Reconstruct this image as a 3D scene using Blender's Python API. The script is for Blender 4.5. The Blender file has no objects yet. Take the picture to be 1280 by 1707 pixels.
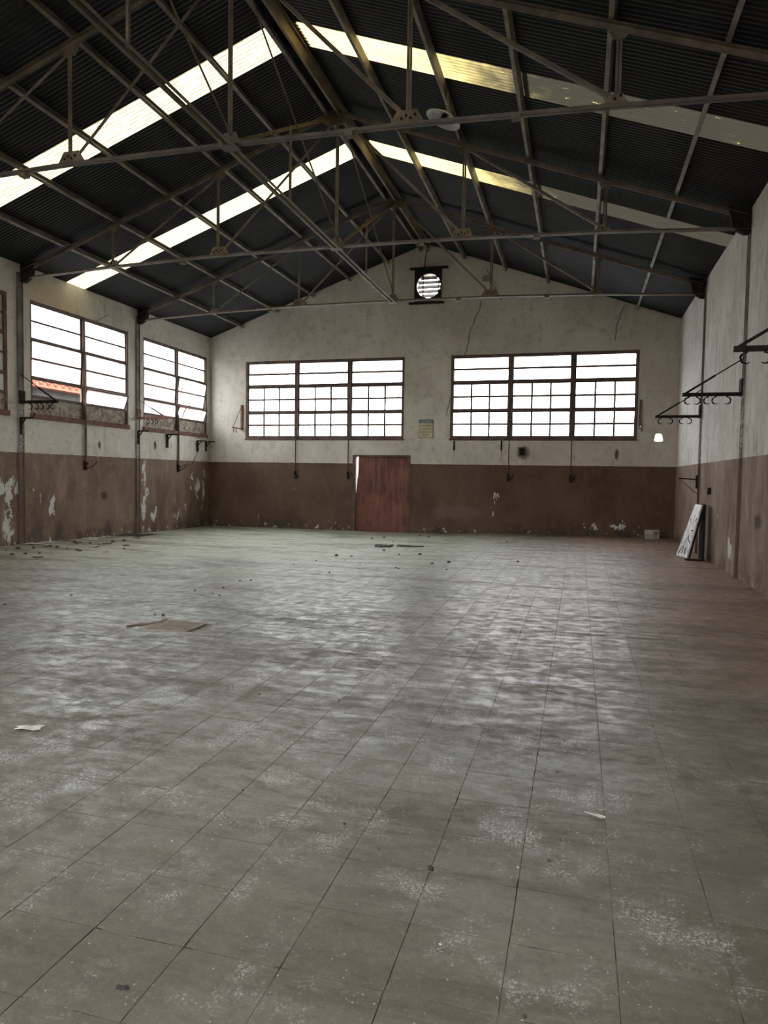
import bpy, math, random
import numpy as np
from mathutils import Vector, Matrix
from mathutils.geometry import tessellate_polygon

sc = bpy.context.scene
# ------------------------------------------------------------------ camera
F_PX, YAW, PITCH, ROLL, EYE = 1169.05, math.radians(15.462), math.radians(-2.8625), math.radians(0.9163), 1.5
fwd = Vector((-math.sin(YAW) * math.cos(PITCH), math.cos(YAW) * math.cos(PITCH), math.sin(PITCH)))
rgt = Vector((math.cos(YAW), math.sin(YAW), 0.0))
upv = rgt.cross(fwd)
r2 = rgt * math.cos(ROLL) + upv * math.sin(ROLL)
u2 = -rgt * math.sin(ROLL) + upv * math.cos(ROLL)
cam_data = bpy.data.cameras.new('camera')
cam = bpy.data.objects.new('camera', cam_data)
sc.collection.objects.link(cam)
M = Matrix((r2, u2, -fwd)).transposed().to_4x4()
M.translation = (0, 0, EYE)
cam.matrix_world = M
cam_data.sensor_fit = 'VERTICAL'
cam_data.sensor_height = 36.0
cam_data.lens = F_PX / 1707.0 * 36.0
cam_data.clip_end = 500
sc.camera = cam
# ------------------------------------------------------------------ light: a bright overcast sky
SKY = 4.0
EXPOSURE = 2.75
world = bpy.data.worlds.new('overcast_sky')
sc.world = world
world.use_nodes = True
wn = world.node_tree.nodes
wn['Background'].inputs['Color'].default_value = (0.97, 0.985, 1.0, 1)
wn['Background'].inputs['Strength'].default_value = SKY
sc.view_settings.view_transform = 'Standard'
sc.view_settings.look = 'None'
sc.view_settings.gamma = 1.0
sc.view_settings.use_curve_mapping = False
sc.view_settings.exposure = EXPOSURE
try:
    sc.cycles.max_bounces = 10
    sc.cycles.diffuse_bounces = 6
    sc.cycles.transparent_max_bounces = 12
    sc.cycles.caustics_reflective = False
    sc.cycles.use_denoising = True
except Exception:
    pass

# ------------------------------------------------------------------ dimensions (metres)
XL, XR, YB, YF = -11.11, 2.436, 19.73, -8.3
XC = (XL + XR) / 2
ZA, SL = 8.10, 0.352
ZP = 1.884                       # top of the brown dado
WT = 0.30                        # wall thickness
HALF = (XR - XL) / 2


def roof_z(x):
    return ZA - SL * abs(x - XC)


def sstep(a, b, t):
    t = min(1, max(0, (t - a) / (b - a)))
    return t * t * (3 - 2 * t)


def fz(x, y):                    # the floor falls gently towards the far left
    return -0.11 * sstep(10, 19, y) * sstep(0, -5, x)


# ------------------------------------------------------------------ portals: sky light is guided through the openings
def portal(name, loc, sx, sy, direction):
    l = bpy.data.lights.new(name, 'AREA')
    l.shape = 'RECTANGLE'
    l.size, l.size_y = sx, sy
    l.cycles.is_portal = True
    o = bpy.data.objects.new(name, l)
    o.location = loc
    o.rotation_euler = Vector(direction).to_track_quat('-Z', 'Z' if abs(direction[2]) < .5 else 'Y').to_euler()
    sc.collection.objects.link(o)
    return o


# ================================================================== material helpers
class NT:
    def __init__(self, name):
        self.m = bpy.data.materials.new(name)
        self.m.use_nodes = True
        self.t = self.m.node_tree
        self.t.nodes.clear()
        self.out = self.t.nodes.new('ShaderNodeOutputMaterial')

    def n(self, kind, **kw):
        x = self.t.nodes.new('ShaderNode' + kind)
        for k, v in kw.items():
            setattr(x, k, v)
        return x

    def put(self, sock, v):
        if hasattr(v, 'is_output'):
            self.t.links.new(v, sock)
        elif isinstance(v, (tuple, list)) and len(v) == 3 and sock.type == 'RGBA':
            sock.default_value = (*v, 1)
        else:
            sock.default_value = v

    def pos(self):
        return self.n('NewGeometry').outputs['Position']

    def obj(self):
        return self.n('TexCoord').outputs['Object']

    def scale(self, v, s):
        x = self.n('Mapping')
        self.put(x.inputs['Vector'], v)
        x.inputs['Scale'].default_value = s
        return x.outputs['Vector']

    def sep(self, v):
        x = self.n('SeparateXYZ')
        self.put(x.inputs[0], v)
        return x.outputs

    def noise(self, v, s, d=4, r=.55, dist=0.0):
        x = self.n('TexNoise')
        self.put(x.inputs['Vector'], v)
        x.inputs['Scale'].default_value = s
        x.inputs['Detail'].default_value = d
        x.inputs['Roughness'].default_value = r
        x.inputs['Distortion'].default_value = dist
        return x.outputs['Fac']

    def voro(self, v, s, feature='F1', out='Distance'):
        x = self.n('TexVoronoi', feature=feature)
        self.put(x.inputs['Vector'], v)
        x.inputs['Scale'].default_value = s
        return x.outputs[out]

    def math(self, op, a, b=0.0, c=None):
        x = self.n('Math', operation=op)
        self.put(x.inputs[0], a)
        self.put(x.inputs[1], b)
        if c is not None:
            self.put(x.inputs[2], c)
        return x.outputs[0]

    def mul(self, a, b): return self.math('MULTIPLY', a, b)
    def add(self, a, b): return self.math('ADD', a, b)
    def sub(self, a, b): return self.math('SUBTRACT', a, b)

    def ss(self, v, a, b, lo=0.0, hi=1.0):
        x = self.n('MapRange', interpolation_type='SMOOTHSTEP')
        self.put(x.inputs[0], v)
        x.inputs[1].default_value, x.inputs[2].default_value = a, b
        x.inputs[3].default_value, x.inputs[4].default_value = lo, hi
        return x.outputs[0]

    def mix(self, f, a, b, blend='MIX'):
        x = self.n('Mix', data_type='RGBA', blend_type=blend)
        self.put(x.inputs[0], f)
        self.put(x.inputs[6], a)
        self.put(x.inputs[7], b)
        return x.outputs[2]

    def bump(self, h, strength=.3, dist=.01):
        x = self.n('Bump')
        self.put(x.inputs['Height'], h)
        x.inputs['Strength'].default_value = strength
        x.inputs['Distance'].default_value = dist
        return x.outputs[0]

    def bsdf(self, col, rough=.8, metal=0.0, normal=None, spec=.5):
        x = self.n('BsdfPrincipled')
        self.put(x.inputs['Base Color'], col)
        self.put(x.inputs['Roughness'], rough)
        self.put(x.inputs['Metallic'], metal)
        x.inputs['Specular IOR Level'].default_value = spec
        if normal is not None:
            self.put(x.inputs['Normal'], normal)
        return x.outputs[0]

    def mixs(self, f, a, b):
        x = self.n('MixShader')
        self.put(x.inputs[0], f)
        self.t.links.new(a, x.inputs[1])
        self.t.links.new(b, x.inputs[2])
        return x.outputs[0]

    def done(self, shader):
        self.t.links.new(shader, self.out.inputs['Surface'])
        return self.m


def mat_plain(name, c1, c2, scale=6.0, rough=.75, metal=0.0, bump=.15, spec=.4, detail=5):
    k = NT(name)
    p = k.pos()
    f = k.ss(k.noise(p, scale, detail, .6), .35, .65)
    n = k.bump(k.noise(p, scale * 6, 4), bump, .004)
    return k.done(k.bsdf(k.mix(f, c1, c2), rough, metal, n, spec))


def mat_wall(name, axis, streak_amt, white1, white2, brown1, brown2, peel_spots, peel_t, crack=None, spots=()):
    """plaster wall: grimy whitewash above ZP, flaking brown dado below. axis 0/1 = coordinate that runs along the wall"""
    k = NT(name)
    p = k.pos()
    s = k.sep(p)
    u, z = s[axis], s[2]
    # whitewash
    big = k.ss(k.noise(p, .55, 5, .6), .34, .68)
    wht = k.mix(big, white1, white2)
    stv = k.scale(p, (5, 5, .38))
    streak = k.ss(k.noise(stv, 1.3, 8, .7, .4), .30, .62)
    wht = k.mix(k.mul(k.sub(1.0, streak), k.mul(k.ss(k.noise(p, .7, 4, .6), .35, .65), streak_amt)), wht, (.22, .20, .175))
    mott = k.ss(k.noise(p, 5.5, 6, .7), .30, .52)
    wht = k.mix(k.mul(k.sub(1.0, mott), .55), wht, (.30, .275, .235))
    spk = k.ss(k.noise(k.scale(p, (1, 1, .6)), 17, 3, .6), .70, .76)
    wht = k.mix(k.mul(spk, .7), wht, (.11, .09, .075))
    # soot under the eaves and dark grime in the corners of the plaster
    # brown dado
    brn = k.mix(k.ss(k.noise(p, .9, 6, .62), .33, .67), brown1, brown2)
    bst = k.ss(k.noise(k.scale(p, (2.6, 2.6, .8)), 1.1, 9, .74, .6), .46, .72)
    brn = k.mix(k.mul(bst, min(.55, streak_amt)), brn, tuple(min(1, c * 1.9 + .015) for c in brown2))
    dirt = k.ss(k.noise(p, 11, 5, .7), .52, .72)
    brn = k.mix(k.mul(dirt, .35), brn, tuple(c * .55 for c in brown1))
    # flaking paint
    flake = k.noise(k.scale(p, (1.25, 1.25, .8)), 2.6, 9, .68, .35)
    loc = None
    for (uc, zc, ru, rz, amp) in peel_spots:
        du = k.math('DIVIDE', k.sub(u, uc), ru)
        dz = k.math('DIVIDE', k.sub(z, zc), rz)
        g = k.math('EXPONENT', k.mul(k.add(k.mul(du, du), k.mul(dz, dz)), -1.0))
        g = k.mul(g, amp)
        loc = g if loc is None else k.math('MAXIMUM', loc, g)
    fl = flake if loc is None else k.add(flake, loc)
    mask = k.ss(fl, peel_t, peel_t + .022)
    small = k.ss(k.noise(p, 8.5, 4, .6), .735, .75)
    low = k.ss(k.add(k.noise(p, 7, 5, .65), k.ss(z, 0.0, .30, .14, 0)), .74, .77)
    mask = k.math('MAXIMUM', mask, k.math('MAXIMUM', small, low))
    pale = k.mix(k.noise(p, 7, 4), (.40, .42, .40), (.66, .67, .63))
    brn = k.mix(mask, brn, pale)
    # ragged painted line
    zl = k.add(z, k.mul(k.sub(k.noise(p, 9, 3), .5), .022))
    col = k.mix(k.ss(zl, ZP - .006, ZP + .006), brn, wht)
    # mould at the foot
    foot = k.mul(k.ss(z, 0.0, .35, 1, 0), k.ss(k.noise(p, 2.2, 5, .6), .42, .62))
    col = k.mix(k.mul(foot, .65), col, (.035, .033, .032))
    hgt = k.add(k.mul(k.noise(p, 14, 6, .65), .6), k.mul(mask, -.5))
    if crack:
        for (u0, z0, u1, z1, w) in crack:
            tz = k.math('DIVIDE', k.sub(z, z0), z1 - z0)
            line = k.add(k.add(u0, k.mul(tz, u1 - u0)), k.mul(k.sub(k.noise(k.scale(p, (0.01, 0.01, 1)), 1.1, 5, .55), .5), .55))
            d = k.math('ABSOLUTE', k.sub(u, line))
            m = k.mul(k.ss(d, w * .4, w, 1, 0), k.mul(k.ss(tz, 0, .04), k.ss(tz, .96, 1, 1, 0)))
            col = k.mix(k.mul(m, .75), col, (.07, .06, .05))
            hgt = k.sub(hgt, k.mul(m, 2.0))
    for (uc, zc, ru, rz, c) in spots:
        wgt = .62 if rz > .2 else .9
        du = k.math('DIVIDE', k.sub(u, uc), ru)
        dz = k.math('DIVIDE', k.sub(z, zc), rz)
        r = k.math('SQRT', k.add(k.mul(du, du), k.mul(dz, dz)))
        r = k.add(r, k.mul(k.sub(k.noise(p, 6, 6, .75), .5), 1.5))
        col = k.mix(k.ss(r, .55, 1.25, wgt, 0), col, c)
    nrm = k.bump(hgt, .55, .012)
    return k.done(k.bsdf(col, .88, 0, nrm, .25))


WHITE1, WHITE2 = (.48, .445, .385), (.62, .59, .53)
M_WALL_L = mat_wall('plaster_left', 1, .50, WHITE1, WHITE2, (.135, .088, .062), (.20, .140, .103),
                    [(11.65, .85, .35, 1.0, .20), (12.45, .75, .20, .6, .20), (12.85, .85, .13, .5, .20), (16.25, 1.1, .20, .9, .26), (16.6, .35, .34, .22, .24),
                     (18.8, 1.15, .55, .50, .19), (19.3, 1.0, .35, .7, .21), (18.2, .4, .9, .3, .15), (17.9, .9, .25, .5, .13)], .69,
                    spots=[(12.42, .12, .20, .30, (.055, .058, .058)), (13.05, .15, .11, .30, (.06, .06, .058)), (14.75, .10, .17, .24, (.035, .035, .035)),
                           (14.62, .95, .13, .10, (.05, .035, .03)), (14.45, 2.15, .06, .10, (.03, .025, .022)), (16.75, 2.26, .07, .13, (.015, .013, .012)),
                           (12.9, 5.25, .9, .35, (.50, .41, .26))])  # last spot: golden skylight glow painted into the wall colour
M_WALL_R = mat_wall('plaster_right', 1, .75, (.50, .475, .435), (.64, .62, .58), (.15, .105, .077), (.235, .18, .14),
                    [(12.55, .35, .42, .26, .27), (12.25, .9, .22, .9, .16), (13.6, .6, 1.2, .8, .06), (10.8, .9, .8, .9, .07), (16.2, 1.5, .3, .3, .13)], .70,
                    spots=[(14.62, 1.34, .10, .07, (.01, .009, .008)), (10.9, .95, .22, .11, (.06, .048, .04)), (12.15, 1.85, .1, .12, (.04, .03, .025)), (16.0, 1.7, .08, .22, (.05, .04, .03))])
M_WALL_B = mat_wall('plaster_back', 0, .22, (.47, .43, .375), (.61, .575, .515), (.085, .052, .034), (.125, .080, .054),
                    [(-2.2, 1.05, .16, .22, .22), (-2.15, .55, .25, .25, .16), (-9.4, .22, .5, .16, .14), (.9, .25, .9, .18, .16), (1.5, .35, .35, .3, .10), (-4.5, .3, .25, .3, .10), (-6.9, .1, 1.2, .12, .13)], .70,
                    crack=[(-3.72, 3.2, -2.75, 6.5, .020), (-2.6, 7.3, -2.2, 6.4, .03), (.8, 5.2, 1.0, 6.1, .02)],
                    spots=[(-3.3, .52, .75, .22, (.16, .125, .10)), (-1.5, 2.22, .19, .2, (.14, .11, .09)), (.95, 2.2, .05, .16, (.05, .04, .035)),
                           (-2.6, 7.05, .16, .10, (.16, .15, .14))])
M_WALL_F = mat_plain('plaster_front', (.16, .13, .10), (.26, .22, .18), 1.2, .9)  # unseen wall, darkened to cut light on the foreground and trusses


def mat_floor():
    k = NT('worn_terrazzo_tile')
    p = k.pos()
    s = k.sep(p)
    x, y = s[0], s[1]
    oi = k.n('ObjectInfo').outputs['Random']
    isl = k.n('NewGeometry').outputs['Random Per Island']
    base = k.mix(k.ss(k.noise(p, .8, 6, .62), .34, .66), (.084, .081, .058), (.162, .157, .120))
    base = k.mix(.08, base, k.mix(k.math('FRACT', k.mul(k.add(oi, isl), 7.31)), (.08, .08, .068), (.32, .32, .285)))
    fine = k.ss(k.noise(p, 34, 6, .75), .34, .66)
    base = k.mix(k.mul(k.sub(1.0, fine), .38), base, (.060, .057, .045))
    # red dust on the right, pale greenish dust at the far left
    red = k.mul(k.ss(k.add(x, k.mul(k.sub(k.noise(p, .5, 5, .6), .5), 6.0)), -3.2, 2.0), k.ss(y, 3.0, 9.0))
    base = k.mix(k.mul(red, .88), base, (.265, .150, .102))
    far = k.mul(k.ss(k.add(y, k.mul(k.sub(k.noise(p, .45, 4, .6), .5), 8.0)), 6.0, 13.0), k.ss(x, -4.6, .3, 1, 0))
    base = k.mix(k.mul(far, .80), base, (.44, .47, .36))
    # sweeping dirt films, smeared along one direction
    mp = k.n('Mapping')
    k.put(mp.inputs['Vector'], p)
    mp.inputs['Rotation'].default_value = (0, 0, .55)
    mp.inputs['Scale'].default_value = (.30, 1.25, 1)
    film = k.ss(k.noise(mp.outputs[0], 1.5, 8, .70, .7), .45, .64)
    base = k.mix(k.mul(film, .74), base, (.072, .054, .036))
    film2 = k.ss(k.noise(p, 3.2, 9, .76, .5), .48, .72)
    base = k.mix(k.mul(film2, .58), base, (.065, .059, .046))
    sc_ = k.ss(k.noise(k.scale(p, (2.2, 14, 1)), 2.2, 6, .72, .3), .58, .70)
    base = k.mix(k.mul(sc_, .40), base, (.07, .062, .048))
    # worn pale patches and terrazzo chips
    worn = k.ss(k.noise(p, 2.3, 9, .74), .50, .64)
    grain = k.ss(k.noise(p, 75, 4, .8), .46, .60)
    base = k.mix(k.mul(k.mul(worn, grain), .72), base, (.44, .44, .42))
    chips = k.ss(k.voro(p, 60), .14, .22, 1, 0)
    base = k.mix(k.mul(chips, k.add(.10, k.mul(worn, .55))), base, (.58, .58, .55))
    chips2 = k.ss(k.voro(p, 24), .06, .10, 1, 0)
    base = k.mix(k.mul(chips2, .45), base, (.60, .60, .56))
    pits = k.ss(k.noise(p, 26, 4, .65), .72, .75)
    base = k.mix(k.mul(pits, .8), base, (.03, .028, .022))
    rough = k.ss(k.noise(k.scale(p, (1, 1.6, 1)), 6.0, 9, .80), .38, .62, .29, .64)
    rough = k.add(rough, k.mul(k.math('MAXIMUM', film, far), .12))
    h = k.add(k.mul(k.noise(p, 4, 5, .55), .20), k.mul(k.noise(p, 45, 5, .75), .35))
    return k.done(k.bsdf(base, rough, 0, k.bump(h, .40, .005), .46))


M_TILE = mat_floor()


def mat_grout():
    k = NT('dirty_grout')
    p = k.pos()
    f = k.ss(k.noise(p, 2.3, 6, .7), .40, .52)
    return k.done(k.bsdf(k.mix(f, (.020, .017, .012), (.11, .104, .082)), .9, 0, None, .3))


M_GROUT = mat_grout()


def mat_roof():
    k = NT('sooty_corrugated_iron')
    p = k.pos()
    oi = k.n('ObjectInfo').outputs['Random']
    c = k.mix(k.ss(k.noise(p, 1.6, 5, .6), .35, .65), (.007, .007, .0085), (.0135, .014, .0165))
    c = k.mix(k.mul(k.ss(oi, 0, 1), .45), c, (.017, .0175, .021))
    rust = k.ss(k.noise(k.scale(p, (.5, 2, .5)), 2.0, 6, .65), .60, .72)
    c = k.mix(k.mul(rust, .5), c, (.06, .035, .02))
    return k.done(k.bsdf(c, k.add(.50, k.mul(oi, .15)), .0, None, .28))


M_ROOF = mat_roof()


def mat_skylight(name, tint, dull, x_bright, x_dull):
    """translucent corrugated sheet; algae and dust close it off towards the eave between x_bright and x_dull"""
    k = NT(name)
    p = k.pos()
    x = k.sep(p)[0]
    f = k.ss(k.add(x, k.mul(k.sub(k.noise(p, 1.5, 6, .7), .5), 2.6)), x_bright, x_dull)
    holes = k.ss(k.noise(k.scale(p, (1, 3, 1)), 4.5, 5, .7), .66, .69)
    f = k.mul(f, k.sub(1.0, k.mul(holes, .5)))
    grime = k.ss(k.noise(k.scale(p, (.6, 6, .6)), 3.0, 6, .65), .40, .75)
    rib = k.math('SINE', k.mul(k.sub(k.sep(p)[1], 13.36), 2 * math.pi / (.61 / 8)))
    rib_shade = k.ss(rib, -.2, .8)  # rib shading put into the colour of the closed sheet
    rib = k.mul(k.ss(rib, .45, .95), k.ss(k.noise(k.scale(p, (1.5, 9, 1.5)), 2.5, 5, .7), .36, .52))
    tcol = k.mix(k.mul(grime, .45), tint, tuple(c * .5 for c in tint))
    tcol = k.mix(k.mul(rib, .85), tcol, (tint[0] * .10, tint[1] * .075, tint[2] * .03))
    tl = k.n('BsdfTranslucent')
    k.put(tl.inputs[0], tcol)
    tp = k.n('BsdfTransparent')
    k.put(tp.inputs[0], tcol)
    clear = k.mixs(.28, tl.outputs[0], tp.outputs[0])
    tl2 = k.n('BsdfTranslucent')
    k.put(tl2.inputs[0], dull)
    df = k.bsdf(k.mix(k.math('MAXIMUM', k.mul(grime, .5), rib_shade), (.26, .25, .21), (.085, .08, .066)), .8, 0, None, .2)
    closed = k.mixs(.55, df, tl2.outputs[0])
    return k.done(k.mixs(f, clear, closed))


M_SKY_L = mat_skylight('skylight_clear', (.115, .100, .058), (.2, .18, .12), 50, 60)
M_SKY_R = mat_skylight('skylight_yellowed', (.15, .118, .045), (.006, .0055, .004), -3.4, -.6)


def mat_glass(name, trans, transl, dirt, speck):
    k = NT(name)
    p = k.pos()
    d = k.ss(k.noise(p, 2.6, 6, .7), .42, .75)
    sp = k.ss(k.noise(p, 9.0, 5, .72, .6), speck, speck + .02)
    tl = k.n('BsdfTranslucent')
    k.put(tl.inputs[0], k.mix(k.mul(d, dirt), transl, tuple(c * .4 for c in transl)))
    tp = k.n('BsdfTransparent')
    k.put(tp.inputs[0], k.mix(k.mul(d, dirt), trans, tuple(c * .3 for c in trans)))
    body = k.mixs(.5, tl.outputs[0], tp.outputs[0])
    grime = k.bsdf((.16, .12, .10), .8, 0, None, .3)
    body = k.mixs(k.mul(sp, .93), body, grime)
    gl = k.n('BsdfGlossy')
    k.put(gl.inputs['Roughness'], .12)
    k.put(gl.inputs[0], (.8, .8, .8))
    return k.done(k.mixs(.05, body, gl.outputs[0]))


M_GLASS = mat_glass('dusty_glass', (.60, .615, .62), (.60, .615, .62), .30, .78)
M_GLASS_SP = mat_glass('splattered_glass', (.56, .57, .58), (.56, .57, .58), .45, .655)
M_GLASS_TOP = mat_glass('grimy_glass', (.27, .27, .265), (.27, .27, .26), .85, .72)
M_PANE_GREY = mat_plain('greyed_glass', (.30, .305, .27), (.42, .42, .385), 3, .35, 0, .05)

M_STEEL = mat_plain('rusty_truss_steel', (.065, .052, .038), (.13, .098, .066), 4, .62, .0, .2, .5)
M_RIDGE = mat_plain('ochre_steel', (.11, .082, .048), (.17, .128, .078), 3, .7, 0, .2)  # even ochre tone for the right ridge purlin
M_PURLIN = mat_plain('grey_purlin_steel', (.095, .076, .055), (.185, .160, .125), 3.5, .6, 0, .2)
M_DARK = mat_plain('black_iron', (.010, .008, .0075), (.024, .018, .015), 9, .85, 0, .2, .15)
M_RUSTFRAME = mat_plain('rusty_window_iron', (.060, .042, .036), (.125, .075, .055), 5, .75, 0, .25)
M_RUST = mat_plain('red_brown_rust', (.085, .038, .026), (.17, .080, .055), 7, .85, 0, .3)
M_PLATE = mat_plain('dusty_gusset', (.10, .078, .05), (.18, .14, .09), 8, .8, 0, .2)
M_INFILL = mat_plain('rough_render', (.16, .125, .095), (.38, .33, .27), 9, .95, 0, .8)


def mat_column():
    k = NT('painted_steel_column')
    p = k.pos()
    z = k.sep(p)[2]
    up = k.mix(k.ss(k.noise(p, 3, 5), .35, .65), (.085, .072, .066), (.16, .145, .135))
    mid = k.mix(k.ss(k.noise(p, 22, 4, .7), .45, .6), (.15, .14, .13), (.38, .36, .34))
    low = k.mix(k.ss(k.noise(p, 3, 5), .35, .65), (.085, .058, .042), (.125, .085, .062))
    c = k.mix(k.ss(k.add(z, k.mul(k.noise(p, 3, 3), .5)), 3.2, 3.5), mid, up)
    c = k.mix(k.ss(z, ZP - .02, ZP + .02), low, c)
    return k.done(k.bsdf(c, .75, 0, k.bump(k.noise(p, 25, 4), .3, .004), .35))


M_COLUMN = mat_column()


def mat_door():
    k = NT('red_brown_door_paint')
    p = k.pos()
    c = k.mix(k.ss(k.noise(p, 1.6, 6, .65), .33, .67), (.085, .026, .018), (.165, .055, .036))
    st = k.ss(k.noise(k.scale(p, (7, 1, .6)), 1.6, 6, .65), .45, .7)
    c = k.mix(k.mul(st, .5), c, (.26, .115, .075))
    dk = k.ss(k.noise(p, 6, 5, .7), .56, .7)
    c = k.mix(k.mul(dk, .6), c, (.045, .02, .017))
    return k.done(k.bsdf(c, .62, 0, k.bump(k.noise(p, 5, 5), .3, .01), .4))


M_DOOR = mat_door()

# ================================================================== mesh helpers
COL = sc.collection


class MB:
    def __init__(self):
        self.v, self.f = [], []

    def add(self, vs, fs):
        b = len(self.v)
        self.v += [tuple(q) for q in vs]
        self.f += [tuple(b + i for i in g) for g in fs]
        return self

    def box(self, a, b):
        x0, y0, z0 = (min(a[i], b[i]) for i in range(3))
        x1, y1, z1 = (max(a[i], b[i]) for i in range(3))
        return self.add([(x0, y0, z0), (x1, y0, z0), (x1, y1, z0), (x0, y1, z0), (x0, y0, z1), (x1, y0, z1), (x1, y1, z1), (x0, y1, z1)],
                        [(0, 3, 2, 1), (4, 5, 6, 7), (0, 1, 5, 4), (1, 2, 6, 5), (2, 3, 7, 6), (3, 0, 4, 7)])

    def prism(self, p0, p1, prof, up=(0, 0, 1)):
        """extrude a closed 2D profile (side, up) from p0 to p1"""
        p0, p1 = Vector(p0), Vector(p1)
        d = (p1 - p0).normalized()
        u = Vector(up)
        s = d.cross(u)
        if s.length < 1e-5:
            s = d.cross(Vector((1, 0, 0)))
        s.normalize()
        u = s.cross(d)
        n = len(prof)
        vs = [p0 + s * a + u * b for a, b in prof] + [p1 + s * a + u * b for a, b in prof]
        fs = [(i, (i + 1) % n, n + (i + 1) % n, n + i) for i in range(n)]
        fs += [tuple(range(n - 1, -1, -1)), tuple(range(n, 2 * n))]
        return self.add(vs, fs)

    def bar(self, p0, p1, w, h, up=(0, 0, 1)):
        return self.prism(p0, p1, [(-w / 2, -h / 2), (w / 2, -h / 2), (w / 2, h / 2), (-w / 2, h / 2)], up)

    def twin(self, p0, p1, leg, gap, t, up=(0, 0, 1), flip=False):
        """two steel angles back to back"""
        sg = -1 if flip else 1
        for m in (1, -1):
            pr = [(m * gap, 0), (m * (gap + leg), 0), (m * (gap + leg), sg * t), (m * (gap + t), sg * t), (m * (gap + t), sg * leg), (m * gap, sg * leg)]
            self.prism(p0, p1, pr, up)
        return self

    def angle(self, p0, p1, leg, t, up=(0, 0, 1)):
        return self.prism(p0, p1, [(0, 0), (leg, 0), (leg, t), (t, t), (t, leg), (0, leg)], up)

    def rod(self, pts, r, n=6):
        pts = [Vector(q) for q in pts]
        rings = []
        for i, q in enumerate(pts):
            d = (pts[min(i + 1, len(pts) - 1)] - pts[max(i - 1, 0)]).normalized()
            a = d.cross(Vector((0, 0, 1)))
            if a.length < 1e-3:
                a = d.cross(Vector((1, 0, 0)))
            a.normalize()
            b = a.cross(d)
            rr = r[i] if isinstance(r, (list, tuple)) else r
            rings.append([q + (a * math.cos(2 * math.pi * k / n) + b * math.sin(2 * math.pi * k / n)) * rr for k in range(n)])
        vs = [v for g in rings for v in g]
        fs = []
        for i in range(len(pts) - 1):
            for k in range(n):
                fs.append((i * n + k, i * n + (k + 1) % n, (i + 1) * n + (k + 1) % n, (i + 1) * n + k))
        fs += [tuple(range(n - 1, -1, -1)), tuple(range((len(pts) - 1) * n, len(pts) * n))]
        return self.add(vs, fs)

    def plate(self, outline, vec):
        """a flat outline (world points) given thickness vec"""
        n = len(outline)
        a = [Vector(q) for q in outline]
        b = [q + Vector(vec) for q in a]
        fs = [tuple(range(n - 1, -1, -1)), tuple(range(n, 2 * n))] + [(i, (i + 1) % n, n + (i + 1) % n, n + i) for i in range(n)]
        return self.add(a + b, fs)

    def build(self, name, mat, parent=None, loc=None, smooth=False):
        off = Vector(loc) if loc is not None else (parent_world(parent) if parent else Vector((0, 0, 0)))
        me = bpy.data.meshes.new(name)
        me.from_pydata([tuple(Vector(q) - off) for q in self.v], [], self.f)
        me.update()
        if smooth:
            me.polygons.foreach_set('use_smooth', [True] * len(me.polygons))
        me.materials.append(mat)
        o = bpy.data.objects.new(name, me)
        COL.objects.link(o)
        if parent:
            o.parent = parent
            o.location = off - parent_world(parent)
        else:
            o.location = off
        return o


def parent_world(o):
    v = Vector((0, 0, 0))
    while o is not None:
        v = v + o.location
        o = o.parent
    return v


def tag(o, label=None, cat=None, group=None, kind=None):
    if label:
        o['label'] = label
    if cat:
        o['category'] = cat
    if group:
        o['group'] = group
    if kind:
        o['kind'] = kind
    return o


def empty(name, loc, label=None, cat=None, group=None, kind=None):
    o = bpy.data.objects.new(name, None)
    o.empty_display_size = .2
    o.location = loc
    COL.objects.link(o)
    return tag(o, label, cat, group, kind)


def pierced(outer, holes, to3, thick):
    """a slab with holes: outer and holes are 2D loops, to3(u, z, w) -> world, w = 0 inner face, w = -thick outer face"""
    mb = MB()
    loops = [outer] + holes
    flat = [q for l in loops for q in l]
    tris = tessellate_polygon([[Vector((a, b, 0)) for a, b in l] for l in loops])
    n = len(flat)
    vs = [to3(a, b, 0) for a, b in flat] + [to3(a, b, -thick) for a, b in flat]
    fs = [tuple(t) for t in tris] + [tuple(n + i for i in reversed(t)) for t in tris]
    base = 0
    for l in loops:
        m = len(l)
        for i in range(m):
            j = (i + 1) % m
            fs.append((base + i, base + j, n + base + j, n + base + i))
        base += m
    mb.add(vs, fs)
    return mb


def fix_normals(o):
    import bmesh
    bm = bmesh.new()
    bm.from_mesh(o.data)
    bmesh.ops.recalc_face_normals(bm, faces=bm.faces)
    bm.to_mesh(o.data)
    bm.free()


def rect(a, b, c, d):
    return [(a, c), (b, c), (b, d), (a, d)]


# ================================================================== the setting
to_back = lambda u, z, w: Vector((u, YB - w, z))
to_left = lambda u, z, w: Vector((XL + w, u, z))
to_right = lambda u, z, w: Vector((XR - w, u, z))
to_front = lambda u, z, w: Vector((u, YF + w, z))

BW = [(-9.91, -4.91, 2.61, 4.95), (-3.56, 1.45, 2.61, 4.95)]                     # back windows
LW = [(12.27, 15.58), (16.22, 19.49), (8.33, 11.66), (4.35, 7.66)]                             # left windows (y range); last one unseen, added to light the foreground
LZ = (2.67, 5.07)
FAN = (-4.25, 6.92, .36)
DOOR = (-6.44, -4.69, -.115, 2.135)

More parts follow.
